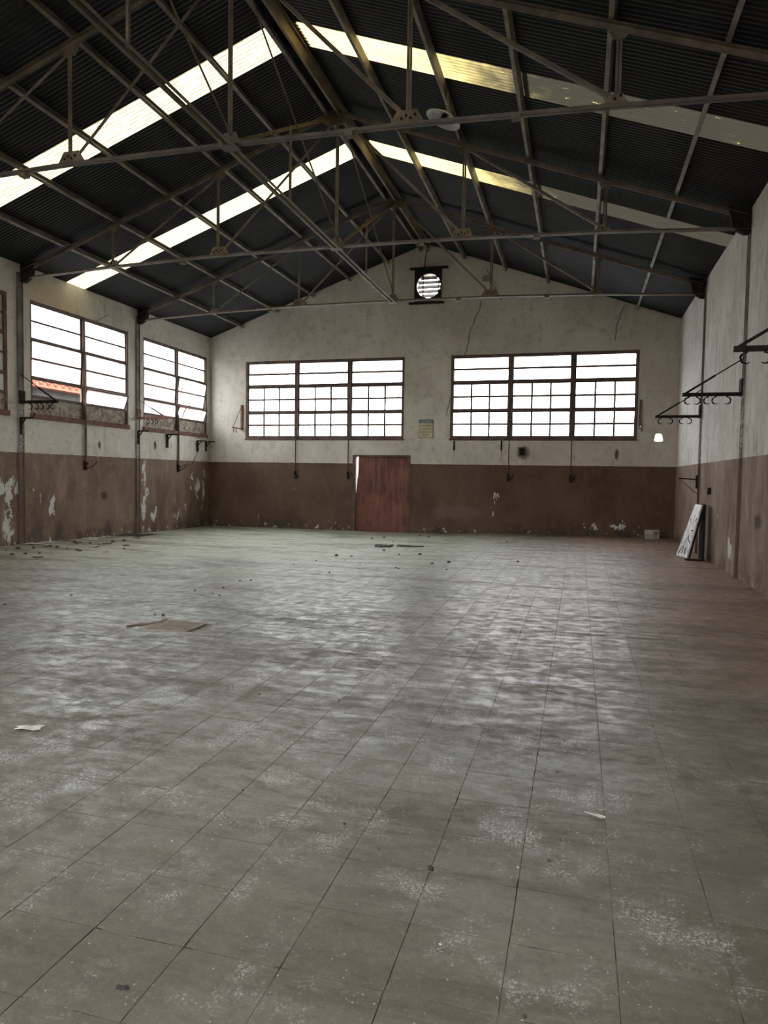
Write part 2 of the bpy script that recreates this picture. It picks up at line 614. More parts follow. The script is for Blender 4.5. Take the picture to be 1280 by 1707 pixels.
circ = [(FAN[0] + FAN[2] * math.cos(2 * math.pi * i / 32), FAN[1] + FAN[2] * math.sin(2 * math.pi * i / 32)) for i in range(32)]
hole = [(1.90, 2.55), (2.08, 2.55), (2.10, 2.58), (2.065, 2.73), (2.04, 2.755), (1.94, 2.755), (1.915, 2.73), (1.885, 2.58)]
niche = rect(-1.60, -1.46, 2.16, 2.35)
gable = [(XL, -.4), (DOOR[0], -.4), (DOOR[0], DOOR[3]), (DOOR[1], DOOR[3]), (DOOR[1], -.4), (XR, -.4), (XR, roof_z(XR)), (XC, ZA), (XL, roof_z(XL))]
w = pierced(gable, [rect(*b) for b in BW] + [circ, hole], to_back, WT).build('wall_back', M_WALL_B)
fix_normals(w)
tag(w, kind='structure')
w = pierced(rect(YF, YB + WT, -.4, roof_z(XL)), [rect(a, b, *LZ) for a, b in LW], to_left, WT).build('wall_left', M_WALL_L)
fix_normals(w)
tag(w, kind='structure')
w = pierced(rect(YF, YB + WT, -.4, roof_z(XR)), [], to_right, WT).build('wall_right', M_WALL_R)
fix_normals(w)
tag(w, kind='structure')
w = pierced([(XL, -.4), (XR, -.4), (XR, roof_z(XR)), (XC, ZA), (XL, roof_z(XL))], [], to_front, WT).build('wall_front', M_WALL_F)
fix_normals(w)
tag(w, kind='structure')

for a, b, c, d in BW:
    portal('sky_portal', ((a + b) / 2, YB + WT + .12, (c + d) / 2), b - a, d - c, (0, -1, 0))
for a, b in LW[:2] + LW[3:]:
    portal('sky_portal', (XL - WT - .12, (a + b) / 2, sum(LZ) / 2), b - a, LZ[1] - LZ[0], (1, 0, 0))

# ------------------------------------------------------------------ floor: grout bed and tiles
TX0, TY0, TW, TD = -0.835, 1.591, .3302, .3217
rng = random.Random(7)
mb = MB()
nx, ny = 24, 36
xs = [XL + (XR - XL) * i / nx for i in range(nx + 1)]
ys = [YF + (YB + .2 - YF) * j / ny for j in range(ny + 1)]
mb.add([(x, y, fz(x, y) - .0022) for y in ys for x in xs], [(j * (nx + 1) + i, j * (nx + 1) + i + 1, (j + 1) * (nx + 1) + i + 1, (j + 1) * (nx + 1) + i) for j in range(ny) for i in range(nx)])
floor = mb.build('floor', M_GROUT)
tag(floor, kind='structure')


def tile_mesh(r, x0=-TW / 2, x1=TW / 2, y0=-TD / 2, y1=TD / 2, n=4, jit=.0010):
    g = .0006
    pts = []
    for i0_, (ax, ay, bx, by) in enumerate(((x0, y0, x1, y0), (x1, y0, x1, y1), (x1, y1, x0, y1), (x0, y1, x0, y0))):
        for i in range(n):
            t = i / n
            e = g + (r.random() * jit if r.random() > .12 else r.random() * jit * 3.5)
            if i0_ % 2 == 0:
                e += .0009
            px, py = ax + (bx - ax) * t, ay + (by - ay) * t
            px += e if px <= x0 + 1e-6 else (-e if px >= x1 - 1e-6 else 0)
            py += e if py <= y0 + 1e-6 else (-e if py >= y1 - 1e-6 else 0)
            pts.append((px, py))
    m = len(pts)
    vs = [(a * .997, b * .997, 0) for a, b in pts] + [(a, b, -.006) for a, b in pts]
    fs = [tuple(range(m))] + [(i, m + i, m + (i + 1) % m, (i + 1) % m) for i in range(m)]
    return vs, fs


def to_px(x, y, z):
    d = Vector((x, y, z - EYE))
    q = d.dot(fwd)
    if q < .3:
        return None
    return 640 + F_PX * d.dot(r2) / q, 853.5 - F_PX * d.dot(u2) / q


cells = []
i0, i1 = math.floor((XL - TX0) / TW), math.ceil((XR - TX0) / TW)
j0, j1 = math.floor((YF - TY0) / TD), math.ceil((YB - TY0) / TD)
for j in range(j0, j1):
    for i in range(i0, i1):
        x0, x1 = max(XL, TX0 + i * TW), min(XR, TX0 + (i + 1) * TW)
        y0, y1 = max(YF, TY0 + j * TD), min(YB, TY0 + (j + 1) * TD)
        if x1 - x0 < .02 or y1 - y0 < .02:
            continue
        q = [to_px(x, y, 0) for x, y in ((x0, y0), (x1, y0), (x1, y1), (x0, y1))]
        area = 0
        if all(q):
            cx, cy = sum(t[0] for t in q) / 4, sum(t[1] for t in q) / 4
            area = abs(sum(q[k][0] * q[(k + 1) % 4][1] - q[(k + 1) % 4][0] * q[k][1] for k in range(4))) / 2
            if not (-10 < cx < 1290 and cy < 1730):
                area = 0
        cells.append((area, i, j, x0, x1, y0, y1))
full = [c for c in cells if abs(c[4] - c[3] - TW) < 1e-4 and abs(c[6] - c[5] - TD) < 1e-4]
GR = (-4.05, -3.45, 5.83, 6.27)                                                   # drain grate opening


def in_grate(c):
    cx, cy = (c[3] + c[4]) / 2, (c[5] + c[6]) / 2
    return c[3] < GR[1] - .02 and c[4] > GR[0] + .02 and c[5] < GR[3] - .02 and c[6] > GR[2] + .02


near = sorted([c for c in full if not in_grate(c)], key=lambda c: -c[0])[:300]
near_set = {(c[1], c[2]) for c in near}
variants = []
for v in range(10):
    vs, fs = tile_mesh(rng)
    me = bpy.data.meshes.new('tile')
    me.from_pydata(vs, [], fs)
    me.materials.append(M_TILE)
    variants.append(me)
for c in near:
    o = bpy.data.objects.new('tile', variants[rng.randrange(10)])
    COL.objects.link(o)
    o.parent = floor
    x, y = (c[3] + c[4]) / 2, (c[5] + c[6]) / 2
    o.location = (x, y, fz(x, y) + rng.uniform(-.0007, .0007))
    o.rotation_euler = (rng.uniform(-.002, .002), rng.uniform(-.002, .002), rng.choice([0, math.pi]))
mb = MB()
for c in cells:
    if (c[1], c[2]) in near_set:
        continue
    x, y = (c[3] + c[4]) / 2, (c[5] + c[6]) / 2
    parts = [(c[3], c[4], c[5], c[6])]
    if in_grate(c):                                                               # cut the tile around the drain
        parts = []
        a0, a1, b0, b1 = c[3:7]
        if a0 < GR[0]:
            parts.append((a0, GR[0], b0, b1)); a0 = GR[0]
        if a1 > GR[1]:
            parts.append((GR[1], a1, b0, b1)); a1 = GR[1]
        if b0 < GR[2]:
            parts.append((a0, a1, b0, GR[2]))
        if b1 > GR[3]:
            parts.append((a0, a1, GR[3], b1))
    for a0, a1, b0, b1 in parts:
        cx, cy = (a0 + a1) / 2, (b0 + b1) / 2
        vs, fs = tile_mesh(rng, a0 - cx, a1 - cx, b0 - cy, b1 - cy, n=1)
        dz, ta, tb = rng.uniform(-.0006, .0006), rng.uniform(-.002, .002), rng.uniform(-.002, .002)
        mb.add([(q[0] + cx, q[1] + cy, q[2] + fz(q[0] + cx, q[1] + cy) + dz + ta * q[0] + tb * q[1]) for q in vs], fs)
o = mb.build('tile_field', M_TILE, floor)
tag(o, kind='stuff')

# ------------------------------------------------------------------ roof: corrugated sheets, skylight sheets
ceiling = empty('ceiling', (XC, 8, ZA), kind='structure')
SW, WAVES = .61, 8
ROWS = [(0.0, 3.52), (3.45, 7.12)]


def sheet_mesh(name, side, d0, d1, mat, lift=0.0):
    k = WAVES * 8
    vs, fs = [], []
    for d in (d0, (d0 + d1) / 2, d1):
        for i in range(k + 1):
            y = SW * i / k
            h = .009 * math.sin(2 * math.pi * WAVES * i / k) + lift
            nz = 1 / math.sqrt(1 + SL * SL)
            vs.append((side * (d + h * SL * nz), y, -SL * d + h * nz + .009))
    for r in range(2):
        for i in range(k):
            fs.append((r * (k + 1) + i, r * (k + 1) + i + 1, (r + 1) * (k + 1) + i + 1, (r + 1) * (k + 1) + i))
    me = bpy.data.meshes.new(name)
    me.from_pydata(vs, [], fs)
    me.polygons.foreach_set('use_smooth', [True] * len(me.polygons))
    me.materials.append(mat)
    return me


SKY_Y = [13.36, 9.70]
for side in (-1, 1):
    for r, (d0, d1) in enumerate(ROWS):
        iron = sheet_mesh('corrugated_sheet', side, d0, d1, M_ROOF, .004 * (1 - r))
        sky = sheet_mesh('skylight_sheet', side, d0, d1, M_SKY_L if side < 0 else M_SKY_R, .004 * (1 - r))
        y = 13.36 - .61 * 30
        while y < YB + .45:
            is_sky = any(abs(y - s) < .05 for s in SKY_Y)
            o = bpy.data.objects.new('skylight_sheet' if is_sky else 'corrugated_sheet', sky if is_sky else iron)
            COL.objects.link(o)
            o.parent = ceiling
            o.location = (0, y - 8, 0)
            if is_sky:
                o['label'] = 'white glowing translucent roof sheet' if side < 0 else 'yellowed translucent roof sheet'
            y += SW
o = MB().plate([(XC - .22, YF - .3, ZA - .055), (XC, YF - .3, ZA + .035), (XC + .22, YF - .3, ZA - .055), (XC, YF - .3, ZA + .045)], (0, YB - YF + .6, 0)).build('ridge_cap', M_ROOF, ceiling)

# ================================================================== purlins
def purlin(x, facing, label, group, mat=M_PURLIN, depth=.115):
    """cold-formed C purlin on top of the rafters; facing = +1: web on the +x side"""
    side = -1 if x < XC else 1
    n = Vector((side * SL, 0, 1)).normalized()
    top = Vector((x, 0, roof_z(x) - .004))
    b, t, lip = .055, .005, .018
    prof = [(0, 0), (b, 0), (b, -lip), (b - t, -lip), (b - t, -t), (t, -t), (t, -depth + t), (b - t, -depth + t), (b - t, -depth + lip), (b, -depth + lip), (b, -depth), (0, -depth)]
    prof = [(facing * a, c) for a, c in prof]
    if facing < 0:
        prof = prof[::-1]
    m = MB()
    m.prism((x, YF + .02, top.z), (x, YB - .01, top.z), prof, n)
    return tag(m.build('purlin', mat, None, (x, YF + .02, top.z - .1)), label, 'purlin', group)


ORD = ['first', 'second', 'third', 'fourth', 'lowest']
for k in range(1, 6):
    purlin(XC - 1.147 * k, 1, 'long steel purlin under the left roof slope, %s below the ridge' % ORD[k - 1], 'purlins of the left slope')
    purlin(XC + 1.147 * k, -1, 'long steel purlin under the right roof slope, %s below the ridge' % ORD[k - 1], 'purlins of the right slope')
purlin(XC - .17, -1, 'dark ridge purlin running just left of the ridge line', 'ridge purlins', M_PURLIN, .15)
purlin(XC + .10, 1, 'ochre ridge purlin running just right of the ridge line', 'ridge purlins', M_RIDGE, .19)

# ================================================================== roof trusses
TR_Y = [4.10, 8.08, 12.05, 16.0]
NODE = [-6.78, -4.60, -2.31, .04, 2.32, 4.62, 6.76]
BZ = [5.42, 5.52, 5.58, 5.58, 5.56, 5.49, 5.38]
OFF = .115 + .006


def raf_z(d):
    return ZA - SL * abs(d) - OFF - .015


def gusset(m, cx, y, cz, w, h, up):
    s = 1 if up else -1
    m.plate([(cx - w / 2, y - .005, cz), (cx - w * .28, y - .005, cz + s * h), (cx + w * .28, y - .005, cz + s * h), (cx + w / 2, y - .005, cz)], (0, .01, 0))


def truss(y, label):
    root = empty('roof_truss', (XC, y, 5.5), label, 'truss', 'roof trusses')
    for s in (-1, 1):
        m = MB()
        dend = 6.72
        m.twin((XC, y, raf_z(0)), (XC + s * dend, y, raf_z(dend)), .062, .006, .007, (0, 0, 1), True)
        m.build('rafter', M_STEEL, root)
    for s in (-1, 1):
        m = MB()
        idx = [3, 2, 1, 0] if s < 0 else [3, 4, 5, 6]
        for a, b in zip(idx[:-1], idx[1:]):
            m.twin((XC + NODE[a], y, BZ[a]), (XC + NODE[b], y, BZ[b]), .045, .006, .006, (0, 0, 1))
        m.build('bottom_chord', M_STEEL, root)
    for i in (1, 2, 3, 4, 5):
        d = NODE[i]
        m = MB()
        m.twin((XC + d, y, BZ[i] + .02), (XC + d, y, raf_z(d) - .03), .028, .004, .005, (0, 1, 0))
        m.build('vertical_post', M_STEEL, root)
    for i, j in ((3, 2), (2, 1), (3, 4), (4, 5)):
        m = MB()
        m.angle((XC + NODE[i], y + .012, raf_z(NODE[i]) - .07), (XC + NODE[j], y + .012, BZ[j] + .05), .045, .006, (0, 1, 0))
        m.build('diagonal', M_STEEL, root)
    for i in (1, 2, 4, 5):
        big = i in (2, 4)
        m = MB()
        gusset(m, XC + NODE[i] + (.02 if i < 3 else -.02), y, BZ[i] + .03, .42 if big else .26, .15 if big else .11, True)
        g = m.build('gusset_plate', M_PLATE, root)
        for q in range(4 if big else 2):
            bm_ = MB()
            bx, bz = XC + NODE[i] + (-.08 + .053 * q if big else -.03 + .06 * q), BZ[i] + .085 + (.03 if q % 2 else 0)
            bm_.rod([(bx, y - .024, bz), (bx, y + .012, bz)], .015, 6)
            bm_.build('bolt', M_DARK, g)
        m = MB()
        gusset(m, XC + NODE[i], y, raf_z(NODE[i]) - .05, .32 if big else .22, .11 if big else .09, False)
        m.build('gusset_plate', M_STEEL, root)
    m = MB()                                                                      # apex plate
    m.plate([(XC - .28, y - .006, raf_z(.28) - .04), (XC, y - .006, raf_z(0) + .0), (XC + .28, y - .006, raf_z(.28) - .04), (XC + .16, y - .006, raf_z(0) - .24), (XC - .16, y - .006, raf_z(0) - .24)], (0, .012, 0))
    m.build('apex_plate', M_STEEL, root)
    m = MB()                                                                      # centre shoe
    m.box((XC + .04 - .11, y - .09, BZ[3] - .03), (XC + .04 + .11, y + .09, BZ[3] - .005))
    m.plate([(XC - .12, y - .006, BZ[3]), (XC + .20, y - .006, BZ[3]), (XC + .12, y - .006, BZ[3] + .16), (XC - .04, y - .006, BZ[3] + .16)], (0, .012, 0))
    m.build('centre_shoe', M_STEEL, root)
    for s, e in ((-1, 0), (1, 6)):                                                # wall shoes
        m = MB()
        xw = XL if s < 0 else XR
        zt, zb = raf_z(6.6) + .02, BZ[e] - .07
        m.plate([(xw - s * .01, y - .05, zb), (xw - s * .01, y - .05, zt + .04), (xw - s * .34, y - .05, zt + .10), (xw - s * .26, y - .05, zb + .10), (xw - s * .10, y - .05, zb)], (0, .10, 0))
        m.build('wall_shoe', M_DARK, root)
    m = MB()                                                                      # pipe couplings on the chord
    for d in (-3.05, 1.6, 3.55):
        z = BZ[3] - .02 - abs(d) * .016
        m.box((XC + d - .05, y - .05, z - .02), (XC + d + .05, y + .05, z + .03))
        m.build('splice_plate', M_STEEL, root)
        m = MB()
    return root


truss(TR_Y[0], 'steel roof truss nearest overhead, above the top of the picture')
truss(TR_Y[1], 'rusty steel roof truss crossing the top of the picture, nearest of those seen')
truss(TR_Y[2], 'rusty steel roof truss in the middle, between the nearer and the farthest one')
truss(TR_Y[3], 'rusty steel roof truss farthest away, crossing in front of the round vent')

# lengthwise tie and cross braces in the middle plane
xm, zb, zt = XC + .05, 5.55, raf_z(0) - .15
NAMES = ['between the two nearest trusses', 'between the second and the middle truss', 'between the middle and the farthest truss']
for k in range(3):
    y0, y1 = TR_Y[k], TR_Y[k + 1]
    m = MB()
    m.twin((xm, y0 + .1, zb), (xm, y1 - .1, zb), .042, .03, .006)
    tag(m.build('tie_beam', M_STEEL, None, (xm, y0, zb)), 'long double angle tie beam under the ridge ' + NAMES[k], 'beam', 'lengthwise tie beams')
    m = MB()
    m.angle((xm, y1 - .05, zt), (xm, y0 + .1, zb + .1), .045, .006, (1, 0, 0))
    tag(m.build('cross_brace', M_PLATE, None, (xm, y0, zb)), 'slanting angle brace rising away from the camera ' + NAMES[k], 'brace', 'ridge cross braces')
    m = MB()
    m.rod([(xm + .06, y0 + .05, zt), (xm + .06, y1 - .1, zb + .1)], .014, 6)
    tag(m.build('brace_rod', M_STEEL, None, (xm, y0, zb)), 'thin slanting rod brace falling away from the camera ' + NAMES[k], 'brace', 'ridge cross braces')
    m = MB()
    m.angle((xm - .045, (y0 + y1) / 2, zb + .04), (xm - .045, (y0 + y1) / 2, (zb + zt) / 2 + .1), .032, .005, (0, 1, 0))
    tag(m.build('hanger_post', M_STEEL, None, (xm, (y0 + y1) / 2, zb)), 'short upright hanger on the tie beam ' + NAMES[k], 'post', 'tie beam hangers')

# ================================================================== steel columns in the side walls
def column(side, y, w, label):
    m = MB()
    x = XL if side < 0 else XR
    s = -side
    zt = roof_z(x) - .18
    z0 = fz(x, y) - .02
    m.box((x - s * .02, y - w / 2, z0), (x + s * .018, y + w / 2, zt))
    root = m.build('steel_column', M_COLUMN, None, (x, y, z0))
    for q in (-1, 1):
        f = MB()
        f.box((x - s * .02, y + q * w / 2 - .008, z0), (x + s * .030, y + q * w / 2 + .008, zt))
        f.build('flange', M_COLUMN, root)
    return tag(root, label, 'column', 'columns in the side walls')


column(-1, 11.98, .14, 'painted steel column in left wall, left of the first full window')
column(-1, 15.96, .14, 'painted steel column in left wall between the two full windows')
column(1, 12.07, .09, 'narrow steel column in right wall behind the middle hook bracket')
column(1, 15.96, .09, 'narrow steel column in right wall near the far corner')

# ================================================================== windows
def frame_bars(m, T, u0, u1, z0, z1, t, w0, w1):
    def b(a, c, d, e):
        pa, pb = T(a, d, w0), T(c, e, w1)
        m.box(pa, pb)
    b(u0, u1, z0, z0 + t)
    b(u0, u1, z1 - t, z1)
    b(u0, u0 + t, z0 + t, z1 - t)
    b(u1 - t, u1, z0 + t, z1 - t)


def make_sash(root, T, u0, u1, z0, z1, cols, rows, tilt, glass, frame_mat, w=-.06, skip=(), t=.036, bar=.038):
    """glazed sash, tilted about its middle: the top swings into the room"""
    zc = (z0 + z1) / 2
    ca, sa = math.cos(tilt), math.sin(tilt)

    def R(u, z, ww):
        dz = z - zc
        return T(u, zc + dz * ca - ww * sa, w + dz * sa + ww * ca)

    def rbox(m, a, c, d, e, h):
        m.add([R(a, d, -h), R(c, d, -h), R(c, e, -h), R(a, e, -h), R(a, d, h), R(c, d, h), R(c, e, h), R(a, e, h)],
              [(0, 3, 2, 1), (4, 5, 6, 7), (0, 1, 5, 4), (1, 2, 6, 5), (2, 3, 7, 6), (3, 0, 4, 7)])

    m = MB()
    for a, c, d, e in ((u0, u1, z0, z0 + t), (u0, u1, z1 - t, z1), (u0, u0 + t, z0 + t, z1 - t), (u1 - t, u1, z0 + t, z1 - t)):
        rbox(m, a, c, d, e, .014)
    sash = m.build('sash', frame_mat, root)
    iu0, iu1, iz0, iz1 = u0 + t, u1 - t, z0 + t, z1 - t
    for i in range(1, cols):
        u = iu0 + (iu1 - iu0) * i / cols
        m = MB()
        rbox(m, u - bar / 2, u + bar / 2, iz0, iz1, .010)
        m.build('glazing_bar', frame_mat, sash)
    for j in range(1, rows):
        z = iz0 + (iz1 - iz0) * j / rows
        m = MB()
        rbox(m, iu0, iu1, z - bar / 2 - .002, z + bar / 2 + .002, .011)
        m.build('glazing_bar', frame_mat, sash)
    for j in range(rows):
        for i in range(cols):
            if (i, j) in skip:
                continue
            a, c = iu0 + (iu1 - iu0) * i / cols, iu0 + (iu1 - iu0) * (i + 1) / cols
            d, e = iz0 + (iz1 - iz0) * j / rows, iz0 + (iz1 - iz0) * (j + 1) / rows
            m = MB()
            m.add([R(a, d, 0), R(c, d, 0), R(c, e, 0), R(a, e, 0)], [(0, 1, 2, 3)])
            g = glass(i, j) if callable(glass) else glass
            m.build('pane', g, sash)
    return sash


def control_rod(root, T, u, ztop, zbot, r=.014, handle=.16):
    m = MB()
    m.rod([T(u, ztop, .035), T(u, zbot + .1, .035)], r, 6)
    o = m.build('control_rod', M_RUSTFRAME, root)
    m = MB()
    m.box(T(u - .028, zbot, 0.002), T(u + .028, zbot + .22, .05))
    m.box(T(u - .02, zbot + .12, .05), T(u + .02, zbot + .18, .09))
    m.rod([T(u, zbot + .03, .05), T(u + handle * .6, zbot + .10, .10), T(u + handle, zbot + .22, .12)], .010, 5)
    m.build('lever', M_DARK, o)
    return o


for n, (a, b, c, d) in enumerate(BW):
    root = empty('window_%d' % (n + 1), ((a + b) / 2, YB, c), kind='structure')
    m = MB()
    frame_bars(m, to_back, a, b, c, d, .055, -.11, -.01)
    m.build('window_frame', M_RUSTFRAME, root)
    cw = (b - a) / 3
    for i in (1, 2):
        m = MB()
        m.box(to_back(a + cw * i - .040, c + .03, -.10), to_back(a + cw * i + .040, d - .03, .0))
        m.build('mullion', M_RUSTFRAME, root)
    zs = [c + .035, c + .79, c + 1.575, d - .035]
    for i in range(3):
        u0, u1 = a + cw * i + .028, a + cw * (i + 1) - .028
        if i == 0:
            u0 = a + .035
        if i == 2:
            u1 = b - .035
        gl = M_GLASS if (n == 0 or i == 0) else M_GLASS_SP
        make_sash(root, to_back, u0, u1, zs[2] + .012, zs[3], 1, 2, 0, (lambda ii, jj, g=gl: M_GLASS_TOP if jj == 1 else g), M_RUSTFRAME, t=.05, bar=.052)
        make_sash(root, to_back, u0, u1, zs[1] + .004, zs[2] - .006, 3, 2, math.radians(1.5 if i == 1 else .5), gl, M_RUSTFRAME, t=.052, bar=.052)
        make_sash(root, to_back, u0, u1, zs[0], zs[1] - .004, 3, 2, math.radians(2.5 if (n, i) == (1, 2) else 1), gl, M_RUSTFRAME, t=.052, bar=.052)
    for i in range(3):
        for zz in zs[1:3]:
            m = MB()
            m.box(to_back(a + cw * i + .03, zz - .028, -.105), to_back(a + cw * (i + 1) - .03, zz + .028, -.078))
            m.build('transom', M_RUSTFRAME, root)
    m = MB()
    m.box(to_back(a - .02, c - .05, -.14), to_back(b + .02, c + .002, .02))
    m.build('window_sill', M_RUSTFRAME, root)
    for i in (1, 2):
        control_rod(root, to_back, a + cw * i, c + .1, 1.42)

TILTS = {0: ((2.5, None), (0, 20)), 1: ((3, 3), (9, 20)), 2: ((0, 0), (0, 0)), 3: ((2, 0), (0, 4)), 4: ((0, 3), (0, 0)), 5: ((0, 0), (0, 0))}
for n, (a, b) in enumerate(LW):
    root = empty('window_%d' % (n + 3), (XL, (a + b) / 2, LZ[0]), kind='structure')
    c, d = LZ
    m = MB()
    frame_bars(m, to_left, a, b, c, d, .05, -.10, -.01)
    m.build('window_frame', M_RUST if n == 2 else M_RUSTFRAME, root)
    uc = (a + b) / 2
    m = MB()
    m.box(to_left(uc - .035, c + .03, -.09), to_left(uc + .035, d - .03, .01))
    m.build('mullion', M_RUSTFRAME, root)
    m = MB()
    m.box(to_left(a - .02, c - .06, -.14), to_left(b + .02, c + .05, .035))
    m.build('window_sill', M_RUST, root)
    rows = [d - .4 * i for i in range(7)]
    for i in range(2):
        u0, u1 = (a + .035, uc - .037) if i == 0 else (uc + .037, b - .035)
        g = M_PANE_GREY if n == 2 else (M_GLASS if n < 2 else M_GLASS_TOP)
        fm = M_RUSTFRAME
        tl = TILTS[n][i]
        make_sash(root, to_left, u0, u1, rows[2] + .006, rows[0] - .035, 1, 2, 0, g, fm, w=-.055)
        make_sash(root, to_left, u0, u1, rows[4] + .006, rows[2] - .006, 1, 2, math.radians(tl[0]), g, fm, w=-.04)
        make_sash(root, to_left, u0, u1, rows[5] + .006, rows[4] - .006, 1, 1, math.radians(tl[1] or 0), g, fm, w=-.03,
                  skip=((0, 0),) if tl[1] is None else ())
        m = MB()
        m.box(to_left(u0, rows[6] + .04, -.09), to_left(u1, rows[5], -.045))
        m.build('infill_panel', M_INFILL, root)
        for zz in (rows[2], rows[4]):
            m = MB()
            m.box(to_left(u0, zz - .022, -.105), to_left(u1, zz + .022, -.076))
            m.build('transom', M_RUSTFRAME, root)
        m = MB()
        m.box(to_left(u0, rows[5] - .018, -.09), to_left(u1, rows[5] + .012, -.02))
        m.build('transom', M_RUSTFRAME, root)
    if n < 2:
        control_rod(root, to_left, uc, d - .8 if n == 0 else c + .5, 1.55, .024, .30)
# crooked push rods of the far left window
w4 = bpy.data.objects['window_4']
m = MB()
m.rod([(XL + .10, 17.95, 1.75), (XL + .18, 18.35, 1.78), (XL + .30, 18.75, 2.50), (XL + .12, 18.02, 2.80), (XL + .2, 18.2, 3.5), (XL + .14, 18.1, 4.2)], .011, 5)
m.build('push_rod', M_RUST, w4)
m = MB()
m.rod([(XL + .06, 17.9, 3.0), (XL + .16, 18.12, 3.5)], .014, 5)
m.rod([(XL + .05, 17.9, 3.75), (XL + .15, 18.12, 4.28)], .012, 5)
m.build('stay_rod', M_RUST, w4)

# ================================================================== door
door = empty('door_1', ((DOOR[0] + DOOR[1]) / 2, YB, DOOR[2]), kind='structure')
x0, x1, z0, z1 = DOOR
m = MB()
m.box((x0, YB - .015, z0 - .02), (x0 + .10, YB + .18, z1))
m.box((x1 - .075, YB - .015, z0 - .02), (x1, YB + .18, z1))
m.box((x0 + .10, YB - .015, z1 - .055), (x1 - .075, YB + .18, z1))
m.build('door_frame', M_RUSTFRAME, door)
m = MB()
gapx = [(x0 + .165, z1 - .045), (x0 + .150, z1 - .55), (x0 + .106, z1 - 1.15), (x0 + .098, z0 + .004)]
m.plate([(x1 - .074, YB + .05, z0 + .004), (x1 - .072, YB + .05, z1 - .045)] + [(gx, YB + .05, gz) for gx, gz in gapx], (0, .045, 0))
leaf = m.build('door_leaf', M_DOOR, door)
m = MB()
m.box((x0 + .16, YB + .040, z1 - .115), (x1 - .085, YB + .052, z1 - .078))
m.box((x1 - .17, YB + .040, z0 + .02), (x1 - .085, YB + .050, z1 - .12))
m.build('edge_strip', M_DOOR, leaf)
m = MB()
m.rod([(x1 - .35, YB + .052, z0 + .62), (x1 - .75, YB + .044, z0 + .66), (x1 - 1.15, YB + .052, z0 + .68)], .008, 5)
m.build('dent_seam', M_RUST, leaf)
m = MB()
m.rod([(x0 + .22, YB + .055, z0 + 1.0), (x0 + .22, YB + .0, z0 + 1.0), (x0 + .22, YB + .0, z0 + 1.12), (x0 + .22, YB + .055, z0 + 1.12)], .009, 5)
m.build('door_handle', M_DARK, leaf)
m = MB()
m.box((x0 - .05, YB + .0, z0 - .08), (x1 + .05, YB + .3, z0 - .005))
m.build('door_sill', M_GROUT, door)

# ================================================================== round vent with louvres
vent = empty('exhaust_vent', (FAN[0], YB, FAN[1] - .5), 'round louvred exhaust vent in a dark square surround high on the gable', 'vent')
cx, cz, R0 = FAN
m = MB()
sq = [(cx - .41, cz - .43), (cx + .37, cz - .43), (cx + .37, cz + .46), (cx - .41, cz + .46)]
m2 = pierced(sq, [[(cx + .345 * math.cos(2 * math.pi * i / 32), cz + .345 * math.sin(2 * math.pi * i / 32)) for i in range(32)]], lambda u, z, ww: Vector((u, YB - .035 - ww, z)), .03)
o = m2.build('surround', M_DARK, vent)
fix_normals(o)
M_SLAT = mat_plain('pale_louvre', (.30, .29, .27), (.42, .41, .39), 6, .5)
for i in range(5):
    z = cz - .25 + .125 * i
    hw = math.sqrt(max(.02, .345 ** 2 - (z - cz) ** 2))
    m = MB()
    m.prism((cx - hw, YB + .10, z), (cx + hw, YB + .10, z), [(-.034, .056), (-.028, .058), (.034, -.056), (.028, -.058)])
    m.build('louvre_slat', M_SLAT, vent)
for dx in (-.17, .28):
    m = MB()
    hh = math.sqrt(.345 ** 2 - dx ** 2)
    m.box((cx + dx - .012, YB + .03, cz - hh), (cx + dx + .012, YB + .045, cz + hh))
    m.build('guide_bar', M_DARK, vent)
m = MB()
m.box((cx - .53, YB - .12, cz + .455), (cx + .56, YB - .002, cz + .50))
m.build('rail', M_DARK, vent)
m = MB()
m.box((cx - .55, YB - .12, cz - .51), (cx + .46, YB - .002, cz - .465))
m.build('rail', M_DARK, vent)
m = MB()
m.rod([(cx - .13, YB - .05, cz + .48), (cx - .09, YB - .06, cz + .8), (cx - .05, YB - .05, cz + 1.05)], .014, 5)
m.build('cable', M_DARK, vent)
portal('sky_portal', (cx, YB + WT + .1, cz), .7, .7, (0, -1, 0))

# ================================================================== hook brackets on the walls
def hook(m, T, u, z, w, flip=1):
    pts = []
    for i in range(9):
        a = math.pi * (.5 - 1.25 * i / 8)
        pts.append(T(u, z - .07 + .055 * math.sin(a) , w + flip * .055 * math.cos(a)))
    m.rod(pts, [.006, .010, .013, .014, .014, .012, .009, .006, .003], 5)
    m.box(T(u - .012, z - .02, w - .012), T(u + .012, z + .004, w + .012))


def bracket(T, u, z, reach, hooks, rise, label, mat=M_DARK, thin=True, plate=.23):
    root = empty('hook_bracket', T(u, z, 0), label, 'bracket', 'hook brackets on the walls')
    m = MB()
    m.box(T(u - .075, z - .035, -.005 if abs(u - 8.08) < .1 else .031), T(u + .075, z + plate, .06))
    m.build('wall_plate', mat, root)
    m = MB()
    m.box(T(u - .03, z - .03, .05), T(u + .03, z + .025, reach))
    m.build('arm', mat, root)
    mid = .52
    p0, p1 = T(u, z + .01, reach - .03), T(u, z + rise, .02)
    pm = p0.lerp(p1, mid)
    m = MB()
    m.bar(p0, pm, .035, .032)
    m.build('strut', mat, root)
    m = MB()
    m.rod([p0.lerp(p1, mid - .03), p1], .010 if thin else .02, 5)
    m.build('stay_rod', mat, root)
    for w, fl in hooks:
        m = MB()
        hook(m, T, u, z - .03, w, fl)
        m.build('hook', M_DARK, root)
    return root


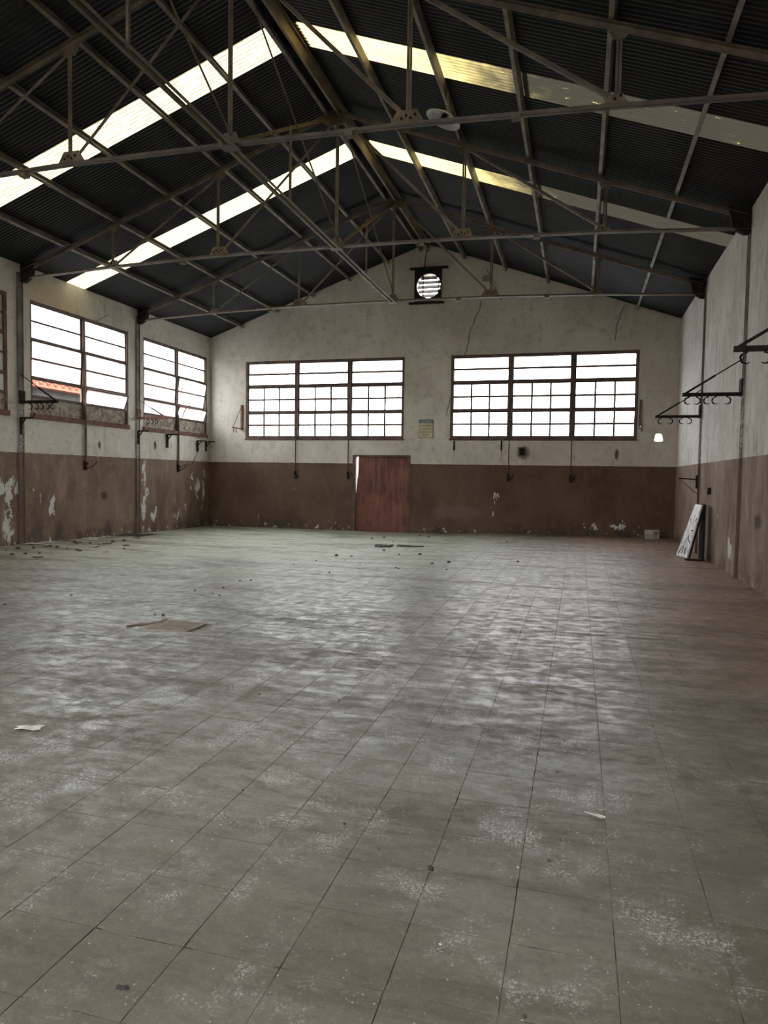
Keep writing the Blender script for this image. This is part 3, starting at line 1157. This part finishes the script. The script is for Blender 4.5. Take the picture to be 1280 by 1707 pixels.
HK = [(.30, -1), (.42, 1), (.56, 1), (.66, -1), (.78, 1)]
bracket(to_right, 12.07, 2.88, .89, [(.24, -1), (.40, 1), (.52, 1), (.68, -1), (.80, 1)], .55, 'black iron hook bracket on right wall, second of the three from the far end')
bracket(to_right, 15.95, 2.87, .91, [(.25, -1), (.38, 1), (.62, -1), (.80, 1)], .55, 'black iron hook bracket on right wall nearest the back corner')
bracket(to_right, 8.08, 2.89, .92, [(.62, -1), (.80, 1), (.40, 1)], .55, 'black iron hook bracket cut off by the right edge, nearest the camera')
bracket(to_left, 11.98, 2.92, .92, [(.24, 1), (.40, 1), (.52, 1), (.66, 1), (.80, -1)], .56, 'dark iron hook bracket on left wall, left of the first full window')
bracket(to_left, 15.96, 2.93, .88, [(.30, 1), (.42, 1), (.55, 1)], .47, 'rusty hook bracket on left wall between the two full windows', M_RUST)


def shelf_bracket(T, u, z, drop, arm, label, hookend=False, wdt=.035):
    root = empty('shelf_bracket', T(u, z - drop, 0), label, 'bracket', 'small angle brackets on the walls')
    m = MB()
    m.box(T(u - wdt, z - drop, .0), T(u + wdt, z, .04))
    m.build('upright', M_DARK, root)
    m = MB()
    m.box(T(u - .018, z - .025, .02), T(u + .018, z + .01, arm))
    if hookend:
        m.rod([T(u, z, arm - .01), T(u, z + .10, arm + .035)], .014, 5)
    m.build('arm', M_DARK, root)
    m = MB()
    m.bar(T(u, z - .16, .03), T(u, z - .02, .15), .022, .022)
    m.build('strut', M_DARK, root)
    return root


shelf_bracket(to_left, 11.96, 2.60, .35, .34, 'small angle bracket with upturned tip below the left hook bracket', True)
shelf_bracket(to_left, 15.96, 2.60, .35, .34, 'small angle bracket on the column between the two full windows')
shelf_bracket(to_left, 17.31, 2.59, .37, .36, 'small angle bracket under the far left window, left of its control rod')
shelf_bracket(to_left, 18.91, 2.50, .33, .30, 'small angle bracket under the far left window, right of its control rod')
shelf_bracket(to_left, 19.42, 2.50, .30, .32, 'small angle bracket in the back left corner', False, .022)


def back_bracket(u, z, label, mat):
    root = empty('pivot_bracket', (u, YB, z), label, 'bracket', 'tall brackets beside the back windows')
    m = MB()
    m.box(to_back(u - .035, z - .05, .0), to_back(u + .035, z + .72, .04))
    m.build('upright', mat, root)
    m = MB()
    m.box(to_back(u - .02, z - .03, .03), to_back(u + .02, z + .01, .62))
    m.build('arm', mat, root)
    m = MB()
    m.rod([to_back(u, z + .0, .6), to_back(u, z + .68, .03)], .010, 5)
    m.build('stay_rod', mat, root)
    for ww in (.35, .52):
        m = MB()
        hook(m, to_back, u, z - .02, ww)
        m.build('hook', M_RUST, root)


back_bracket(-10.03, 2.92, 'rusty bracket with a stay rod beside the left back window', M_RUST)
back_bracket(1.52, 2.92, 'dark bracket with a stay rod at the right edge of the right back window', M_RUSTFRAME)
for u, lab in ((-3.43, 'short iron lug below the left end of the right back window'), (-2.10, 'short iron lug beside the control rod under the right back window')):
    m = MB()
    m.box(to_back(u - .022, 2.29, 0), to_back(u + .022, 2.55, .03))
    m.rod([to_back(u, 2.30, .015), to_back(u - .01, 1.98, .012)], .004, 4)
    tag(m.build('iron_lug', M_DARK, None, (u, YB, 2.3)), lab, 'bracket', 'iron lugs on the back wall')

# dark box set in the plaster
jb = empty('junction_box', (-1.53, YB, 2.16), 'small open junction box set in plaster under the right back window', 'junction box')
m = pierced(rect(-1.63, -1.43, 2.13, 2.38), [rect(-1.60, -1.46, 2.16, 2.35)], lambda u, z, w_: Vector((u, YB - .02 - w_, z)), .02)
o = m.build('rim', M_RUSTFRAME, jb)
fix_normals(o)
m = MB()
m.box((-1.60, YB - .006, 2.16), (-1.46, YB - .001, 2.35))
m.build('back_plate', M_DARK, jb)

# ================================================================== safety sign
M_SIGN = mat_plain('faded_sign_cream', (.42, .37, .23), (.52, .46, .30), 5, .6, 0, .05)
M_SIGNTOP = mat_plain('sign_teal', (.035, .075, .09), (.05, .095, .11), 6, .6, 0, .05)
M_INK = mat_plain('sign_ink', (.05, .042, .02), (.08, .065, .035), 9, .7, 0, 0)
M_SIGNWHITE = mat_plain('sign_white', (.42, .5, .55), (.5, .58, .62), 9, .7, 0, 0)
sign = empty('safety_sign', (-4.245, YB, 2.63), 'small cream safety notice with a teal heading between the back windows', 'sign')
m = MB()
m.box((-4.45, YB - .014, 2.63), (-4.04, YB - .001, 3.155))
m.build('board', M_SIGN, sign)
m = MB()
m.box((-4.45, YB - .019, 3.055), (-4.04, YB - .0145, 3.155))
m.build('header', M_SIGNTOP, sign)
m = MB()
for a in ((-4.452, -4.440, 2.63, 3.055), (-4.05, -4.038, 2.63, 3.055), (-4.44, -4.05, 2.63, 2.642)):
    m.box((a[0], YB - .018, a[2]), (a[1], YB - .0145, a[3]))
m.build('border', M_INK, sign)


def text(body, xc, z, size, mat, parent, y, width=None):
    cu = bpy.data.curves.new('lettering', 'FONT')
    cu.body = body
    cu.size = size
    cu.align_x = 'CENTER'
    cu.extrude = .0008
    cu.resolution_u = 2
    tmp = bpy.data.objects.new('lettering', cu)
    COL.objects.link(tmp)
    dg = bpy.context.evaluated_depsgraph_get()
    me = bpy.data.meshes.new_from_object(tmp.evaluated_get(dg))
    bpy.data.objects.remove(tmp)
    me.materials.clear()
    me.materials.append(mat)
    o = bpy.data.objects.new('lettering', me)
    COL.objects.link(o)
    o.parent = parent
    o.rotation_euler = (math.pi / 2, 0, 0)
    xsv = [v.co.x for v in me.vertices]
    s = width / (max(xsv) - min(xsv)) if width else 1
    o.scale = (s, 1.15, 1)
    o.location = Vector((xc, y, z)) - parent_world(parent)


text('SEGURIDAD', -4.245, 3.078, .072, M_SIGNWHITE, sign, YB - .020, .31)
text('USE SIEMPRE', -4.245, 2.950, .062, M_INK, sign, YB - .0155, .34)
text('LOS ELEMENTOS', -4.245, 2.862, .062, M_INK, sign, YB - .0155, .35)
text('DE PROTECCION', -4.245, 2.775, .062, M_INK, sign, YB - .0155, .35)
text('PERSONAL', -4.245, 2.690, .062, M_INK, sign, YB - .0155, .22)

# ================================================================== drain grate
dr = empty('floor_drain', ((GR[0] + GR[1]) / 2, (GR[2] + GR[3]) / 2, 0), 'rusty rectangular floor grate with one bar gap open, left of centre', 'drain grate')
M_GRATE = mat_plain('rusty_grate', (.24, .19, .155), (.36, .30, .25), 12, .8, 0, .3)
M_PIT_SHADE = mat_plain('pit_shade_black', (.004, .004, .004), (.008, .007, .006), 6, .95)
a0, a1, b0, b1 = GR
m = MB()
frame_bars(m, lambda u, z, w_: Vector((u, z, w_)), a0, a1, b0, b1, .022, -.03, .004)
m.build('grate_frame', M_GRATE, dr)
m = MB()
m.box((a0, b0, -.004), (a1, b1, -.0035))
m.build('pit', M_PIT_SHADE, dr)  # black sheet under the bars, painting the shade inside the drain
n = 26
for i in range(n):
    x = a0 + .03 + (a1 - a0 - .17) * i / (n - 1)
    m = MB()
    m.bar((x, b0 + .022, .0015), (x, b1 - .022, .0015), .0105, .008)
    m.build('grate_bar', M_GRATE, dr)
m = MB()
m.box((a1 - .128, b0 + .022, -.003), (a1 - .108, b1 - .022, .006))
m.build('end_bar', M_GRATE, dr)
m = MB()
m.rod([(a0 - .16, b0 + .03, .008), (a0 - .10, b0 + .16, .012), (a0 - .02, b0 + .22, .010), (a0 + .03, b0 + .34, .008), (a0 + .02, b1 + .01, .006)], .010, 5)
m.build('bent_strip', M_GRATE, dr)

# ================================================================== foil-faced panel leaning at the right wall
M_FOIL = NT('crumpled_silver_foil')
k = M_FOIL
p = k.pos()
cr = k.noise(k.scale(p, (3, 3, 1)), 4, 5, .7, .5)
M_FOIL = k.done(k.bsdf(k.mix(k.ss(cr, .4, .6), (.58, .59, .62), (.86, .87, .90)), .40, .15, k.bump(cr, .6, .03), .5))
panel = empty('foil_panel', (2.15, 14.55, 0), 'silver foil faced panel leaning on the right wall in a dark frame', 'panel')
A, B = Vector((1.925, 14.90, .035)), Vector((2.06, 14.45, .035))
Cc, D = Vector((2.285, 14.42, 1.06)), Vector((2.235, 14.85, 1.06))
m = MB()
nrm = (B - A).cross(D - A).normalized()
m.plate([A, B, Cc, D], nrm * .03)
m.build('foil_sheet', M_FOIL, panel)


def onp(s, t):
    return A.lerp(B, s).lerp(D.lerp(Cc, s), t)


off = -nrm * .004 if nrm.x > 0 else nrm * .034
for path in (((.15, .05), (.42, .20), (.62, .42), (.60, .62), (.62, .80)), ((.18, .24), (.45, .30), (.62, .42)), ((.95, .28), (.70, .33), (.62, .42)),
             ((.55, .60), (.20, .72)), ((.62, .62), (.95, .74)), ((.20, .50), (.90, .51)), ((.45, .06), (.50, .20)), ((.75, .06), (.66, .18))):
    m = MB()
    m.rod([onp(*q) + off for q in path], .011, 4)
    m.build('crease', M_DARK, panel)
m = MB()
m.bar(onp(1.0, 0) + Vector((.012, -.01, 0)), onp(1.0, 1) + Vector((.012, -.01, 0)), .03, .035, (0, 1, 0))
m.build('frame_bar', M_DARK, panel)
m = MB()
m.box((2.300, 14.40, .0), (2.335, 14.86, 1.075))
m.build('back_board', M_DARK, panel)  # dark board that also stands in for the shadow beside it
m = MB()
m.box((2.0, 14.36, .001), (2.335, 14.40, .035))
m.build('base_bar', M_DARK, panel)

# stub arm on the right wall above the panel
sa = empty('stub_bracket', (XR, 15.9, 1.1), 'thin wall arm with a slanting stay above the leaning foil panel', 'bracket')
m = MB()
m.box(to_right(15.93, 1.36, .04), to_right(16.0, 1.64, .07))
m.build('wall_plate', M_DARK, sa)
m = MB()
m.bar(to_right(15.96, 1.55, .04), to_right(15.96, 1.57, .40), .028, .028)
m.build('arm', M_DARK, sa)
m = MB()
m.rod([to_right(15.96, 1.56, .39), to_right(15.96, 1.25, .04)], .008, 5)
m.build('stay_rod', M_RUST, sa)
m = MB()
m.box((XR - .05, 14.58, 1.30), (XR - .0005, 14.68, 1.39))
m.box((XR - .055, 14.60, 1.26), (XR - .0005, 14.63, 1.31))
tag(m.build('wall_socket', M_DARK, None, (XR, 14.6, 1.26)), 'small black fixture on the brown band of the right wall', 'socket')

# ================================================================== pale block, lamp dish
M_BLOCK = mat_plain('pale_block', (.30, .285, .25), (.42, .41, .37), 8, .9, 0, .3)
cb = empty('concrete_block', (1.87, 19.45, 0), 'pale hollow concrete block on the floor at the back wall', 'block')
m = MB()
m.box((1.70, 19.36, .002), (2.05, 19.375, .23))
m.box((1.70, 19.525, .002), (2.05, 19.54, .23))
for xx in (1.70, 1.865, 2.03):
    m.box((xx, 19.375, .002), (xx + .02, 19.525, .23))
m.box((1.72, 19.375, .002), (2.03, 19.525, .02))
m.build('shell', M_BLOCK, cb)
m = MB()
m.box((1.91, 19.354, .03), (2.03, 19.3605, .20))
m.build('face_patch', M_INFILL, cb)  # thin darker plate on the front of the block

dish = empty('lamp_dish', (-2.08, 10.45, 6.78), 'round pale metal lamp dish hanging tilted below the right roof slope', 'lamp')
M_DISH = mat_plain('pale_enamel', (.30, .30, .27), (.42, .42, .39), 8, .5, 0, .1)
ax = Vector((-.40, -.05, -1)).normalized()                                         # the open side faces down towards the camera
e1 = ax.cross(Vector((0, 0, 1))).normalized()
e2 = ax.cross(e1)
ctr = Vector((-2.08, 10.45, 6.78))
m = MB()
prof = [(.0, -.09), (.06, -.088), (.16, -.055), (.24, -.015), (.265, .0), (.27, .006), (.262, .008), (.235, -.005), (.155, -.043), (.06, -.074), (.0, -.077)]
ns = 28
vs, fs = [], []
for r_, h_ in prof:
    for i in range(ns):
        a = 2 * math.pi * i / ns
        vs.append(ctr + (e1 * math.cos(a) + e2 * math.sin(a)) * r_ + ax * h_)
for j in range(len(prof) - 1):
    for i in range(ns):
        fs.append((j * ns + i, j * ns + (i + 1) % ns, (j + 1) * ns + (i + 1) % ns, (j + 1) * ns + i))
m.add(vs, fs)
m.build('reflector', M_DISH, dish, smooth=True)
m = MB()
m.rod([ctr - ax * .07, ctr - ax * .02, ctr + ax * .03], [.045, .05, .03], 10)
m.build('lamp_socket', M_DARK, dish)
m = MB()
m.rod([ctr - ax * .09, ctr - ax * .2, Vector((-2.03, 10.5, 7.2))], .012, 6)
m.build('stem', M_STEEL, dish)

# ================================================================== outside: ground and the red roofed neighbour
M_GROUND = mat_plain('outside_ground', (.10, .10, .09), (.16, .155, .14), .5, .95)
m = MB()
m.add([(-70, -50, -.45), (60, -50, -.45), (60, 90, -.45), (-70, 90, -.45)], [(0, 1, 2, 3)])
tag(m.build('ground', M_GROUND), kind='structure')
nb = empty('neighbour_house', (-19, 20, -.45), 'low house with a red tiled roof seen through the broken left window', 'house')
M_REDROOF = mat_plain('red_clay', (.12, .028, .014), (.17, .042, .020), 3, .9)
M_NBWALL = mat_plain('neighbour_wall', (.012, .011, .010), (.02, .018, .016), 2, .95)
m = MB()
m.box((-24, 10, -.45), (-17.3, 32, 4.28))
m.build('house_wall', M_NBWALL, nb)
m = MB()
m.plate([(-16.9, 9.5, 4.24), (-16.9, 9.5, 4.36), (-20.5, 9.5, 6.26), (-24.3, 9.5, 4.36), (-24.3, 9.5, 4.24)], (0, 23, 0))
m.build('tiled_roof', M_REDROOF, nb)
for y_ in [9.6 + .34 * i for i in range(67)]:
    m = MB()
    m.rod([(-16.85, y_, 4.37), (-20.5, y_, 6.28)], .075, 6)
    m.build('roof_tile_row', M_REDROOF, nb)
m = MB()
m.box((-17.9, 20.0, 4.4), (-17.1, 20.5, 4.95))
m.build('chimney', M_NBWALL, nb)

# ================================================================== litter
M_PEB = mat_plain('dark_rubble', (.045, .036, .028), (.12, .095, .07), 20, .9)
M_PAPER = mat_plain('dirty_paper', (.38, .36, .31), (.62, .60, .55), 12, .9, 0, .3)
M_LEAF = mat_plain('dry_leaf', (.10, .055, .028), (.20, .12, .06), 14, .9)
M_CARD = mat_plain('dark_sheet', (.02, .019, .018), (.05, .047, .042), 10, .9)


def stone(name, x, y, r, mat, seed, flat=.6):
    rr = random.Random(seed)
    m = MB()
    vs, fs = [], []
    lat, lon = 4, 7
    z = fz(x, y)
    pts = [(0, 0, -1)]
    for j in range(1, lat):
        for i in range(lon):
            a, b = math.pi * j / lat, 2 * math.pi * i / lon
            pts.append((math.sin(a) * math.cos(b), math.sin(a) * math.sin(b), -math.cos(a)))
    pts.append((0, 0, 1))
    for q in pts:
        s = rr.uniform(.75, 1.15)
        vs.append((x + q[0] * r * s * 1.2, y + q[1] * r * s, z + r * flat * .85 + max(q[2] * s, -.85) * r * flat))
    last = len(pts) - 1
    for i in range(lon):
        fs.append((0, 1 + (i + 1) % lon, 1 + i))
        fs.append((last, 1 + (lat - 2) * lon + i, 1 + (lat - 2) * lon + (i + 1) % lon))
        for j in range(lat - 2):
            fs.append((1 + j * lon + i, 1 + j * lon + (i + 1) % lon, 1 + (j + 1) * lon + (i + 1) % lon, 1 + (j + 1) * lon + i))
    m.add(vs, fs)
    return m.build(name, mat, None, (x, y, z))


def scrap(name, x, y, w_, d_, ang, mat, seed, lift=.02):
    """a crumpled flat piece, thin but with its own folds"""
    rr = random.Random(seed)
    n = 5
    z = fz(x, y)
    ca, sa = math.cos(ang), math.sin(ang)
    top = []
    for j in range(n):
        for i in range(n):
            a, b = (i / (n - 1) - .5) * w_, (j / (n - 1) - .5) * d_
            a += rr.uniform(-.08, .08) * w_
            b += rr.uniform(-.08, .08) * d_
            h = rr.uniform(0, lift)
            top.append((x + a * ca - b * sa, y + a * sa + b * ca, z + .0035 + h))
    vs = top + [(q[0], q[1], max(z + .001, q[2] - .003)) for q in top]
    N = n * n
    fs = []
    for j in range(n - 1):
        for i in range(n - 1):
            q = (j * n + i, j * n + i + 1, (j + 1) * n + i + 1, (j + 1) * n + i)
            fs.append(q)
            fs.append(tuple(N + t for t in reversed(q)))
    ring = [i for i in range(n)] + [j * n + n - 1 for j in range(1, n)] + [(n - 1) * n + i for i in range(n - 2, -1, -1)] + [j * n for j in range(n - 2, 0, -1)]
    for a, b in zip(ring, ring[1:] + ring[:1]):
        fs.append((b, a, N + a, N + b))
    m = MB()
    m.add(vs, fs)
    return m.build(name, mat, None, (x, y, z))


def floor_at(u, v):
    """the floor point where the photograph shows a piece of litter"""
    d = r2 * ((u - 640) / F_PX) - u2 * ((v - 853.5) / F_PX) + fwd
    z = 0
    for _ in range(4):
        t = (z - EYE) / d.z
        z = fz(t * d.x, t * d.y)
    return t * d.x, t * d.y


x, y = floor_at(718, 1451)
tag(stone('pebble', x, y, .011, M_CARD, 1, .9), 'black pebble alone on the near tiles, right of centre', 'pebble')
x, y = floor_at(991, 1361)
m = MB()
m.plate([(x - .045, y + .022, .002), (x + .012, y - .004, .002), (x + .03, y - .016, .002), (x + .035, y - .008, .002), (x + .015, y + .010, .002)], (0, 0, .007))
m.rod([(x + .012, y + .003, .008), (x + .046, y - .012, .007)], .006, 5)
tag(m.build('metal_sliver', M_SLAT, None, (x, y, 0)), 'bright metal sliver on the tiles at right foreground', 'scrap')
x, y = floor_at(48, 1215)
tag(scrap('crumpled_rag', x, y, .14, .07, .3, M_PAPER, 5, .012), 'crumpled pale rag on the floor near the left edge', 'rag')
x, y = floor_at(100, 1650)
tag(scrap('leaf_scrap', *floor_at(203, 1648), .035, .014, .2, M_CARD, 6, .004), 'small black flake on the tiles at bottom left', 'scrap')
x, y = floor_at(640, 911)
tag(scrap('torn_sheet', x, y, .38, .5, .2, M_CARD, 8, .05), 'torn black sheet lying in front of the door', 'sheet')
x, y = floor_at(684, 911)
tag(scrap('folded_strip', x, y, .55, .3, .1, M_CARD, 9, .03), 'long folded dark strip lying right of the torn sheet', 'strip')
paper_at = []
for i, (u, v, w_, d_, lab) in enumerate(((42, 907, .38, .3, 'white crumpled paper by the wall at far left'), (70, 905, .22, .2, 'small pale paper scrap in the litter under the first left window'),
                                     (118, 897, .42, .3, 'largest crumpled pale paper in the litter under the first left window'), (140, 894, .30, .25, 'pale paper scrap right of the largest crumpled paper'),
                                     (157, 912, .16, .2, 'pale paper scrap lying out from the left wall litter'), (175, 921, .10, .12, 'small white scrap on the floor nearest the litter by the left wall'))):
    x, y = floor_at(u, v)
    x = max(x, XL + .28)
    paper_at.append((x, y))
    tag(scrap('paper_scrap', x, y, w_, d_, i, M_PAPER, 20 + i, .035), lab, 'paper')
x, y = floor_at(192, 891)
tag(scrap('dark_board', max(x, XL + .4), y, .75, .7, 1.5, M_CARD, 31, .03), 'flat dark board on the floor at the foot of the left wall', 'board')
m = MB()
m.rod([(XL + .015, 14.3, 5.05), (XL + .10, 14.65, 5.28), (XL + .05, 14.75, 5.32)], .007, 4)
tag(m.build('loose_wire', M_RUST, None, (XL, 14.3, 5.05)), 'loose wire sticking up above the first full left window', 'wire')

lit = random.Random(42)
wall_px = [(20, 925), (165, 908), (178, 907), (150, 906), (124, 904), (131, 906), (30, 915), (10, 918), (62, 930), (112, 915), (190, 912), (228, 898), (42, 924), (66, 923), (80, 911), (95, 913), (102, 907), (110, 902), (128, 917), (133, 919), (154, 914), (188, 904), (207, 915), (209, 910), (207, 902), (88, 905), (148, 897), (56, 914)]
for i, (u, v) in enumerate(wall_px):
    x, y = floor_at(u, v)
    x = max(x, XL + .12)
    if any(math.hypot(x - a, y - b) < .42 for a, b in paper_at):
        continue
    if i % 3 == 2:
        tag(scrap('dry_leaf', x, y, .16, .12, lit.uniform(0, 3), M_LEAF, 100 + i, .03), 'dry brown leaf in the litter along the left wall', 'leaf', 'dry leaves along the left wall')
    else:
        tag(stone('rubble_piece', x, y, lit.uniform(.022, .045), M_PEB, 100 + i), 'small dark rubble piece in the litter along the left wall', 'rubble', 'rubble along the left wall')
mid_px = [(490, 942), (527, 935), (549, 955), (561, 927), (586, 928), (600, 940), (640, 918), (748, 938), (744, 950), (660, 947), (783, 956), (700, 925), (664, 948), (720, 940), (620, 899), (640, 897), (655, 903), (700, 893), (715, 896), (735, 890), (665, 925), (575, 934), (418, 968), (372, 980), (400, 969), (355, 990), (366, 993), (325, 985), (119, 993), (272, 1026), (258, 1025), (8, 1008), (845, 904), (863, 937)]
for i, (u, v) in enumerate(mid_px):
    x, y = floor_at(u, v)
    r = .012 + .0015 * (i % 5) if y < 12 else .022 + .004 * (i % 4)
    if (u, v) in ((272, 1026), (258, 1025)):
        lab, grp = 'dark crumb of dirt just behind the floor grate, %s of two' % ('right' if u > 265 else 'left'), 'dirt crumbs by the grate'
    elif v < 932 and 560 < u < 760:
        lab, grp = 'dark crumb of dirt around the torn sheet in front of the door', 'dirt crumbs before the door'
    elif u < 450:
        lab, grp = 'dark crumb of dirt on the open floor left of centre', 'dirt crumbs on the left floor'
    else:
        lab, grp = 'dark crumb of dirt on the far open floor beyond the sheen', 'dirt crumbs on the far floor'
    tag(stone('crumb', x, y, r, M_PEB, 300 + i), lab, 'crumb', grp)
near_px = [(593, 1112), (432, 1158), (565, 1168), (205, 1045), (934, 1401), (915, 1436), (863, 1447), (631, 1415), (928, 1288), (734, 1575), (873, 1695), (574, 1374), (287, 1403), (405, 1318)]
for i, (u, v) in enumerate(near_px):
    x, y = floor_at(u, v)
    tag(stone('grit', x, y, .005 + .001 * (i % 3), M_PEB if i % 3 else M_PAPER, 500 + i), 'tiny grain of grit on the near tiles', 'grit', 'grit on the near tiles')
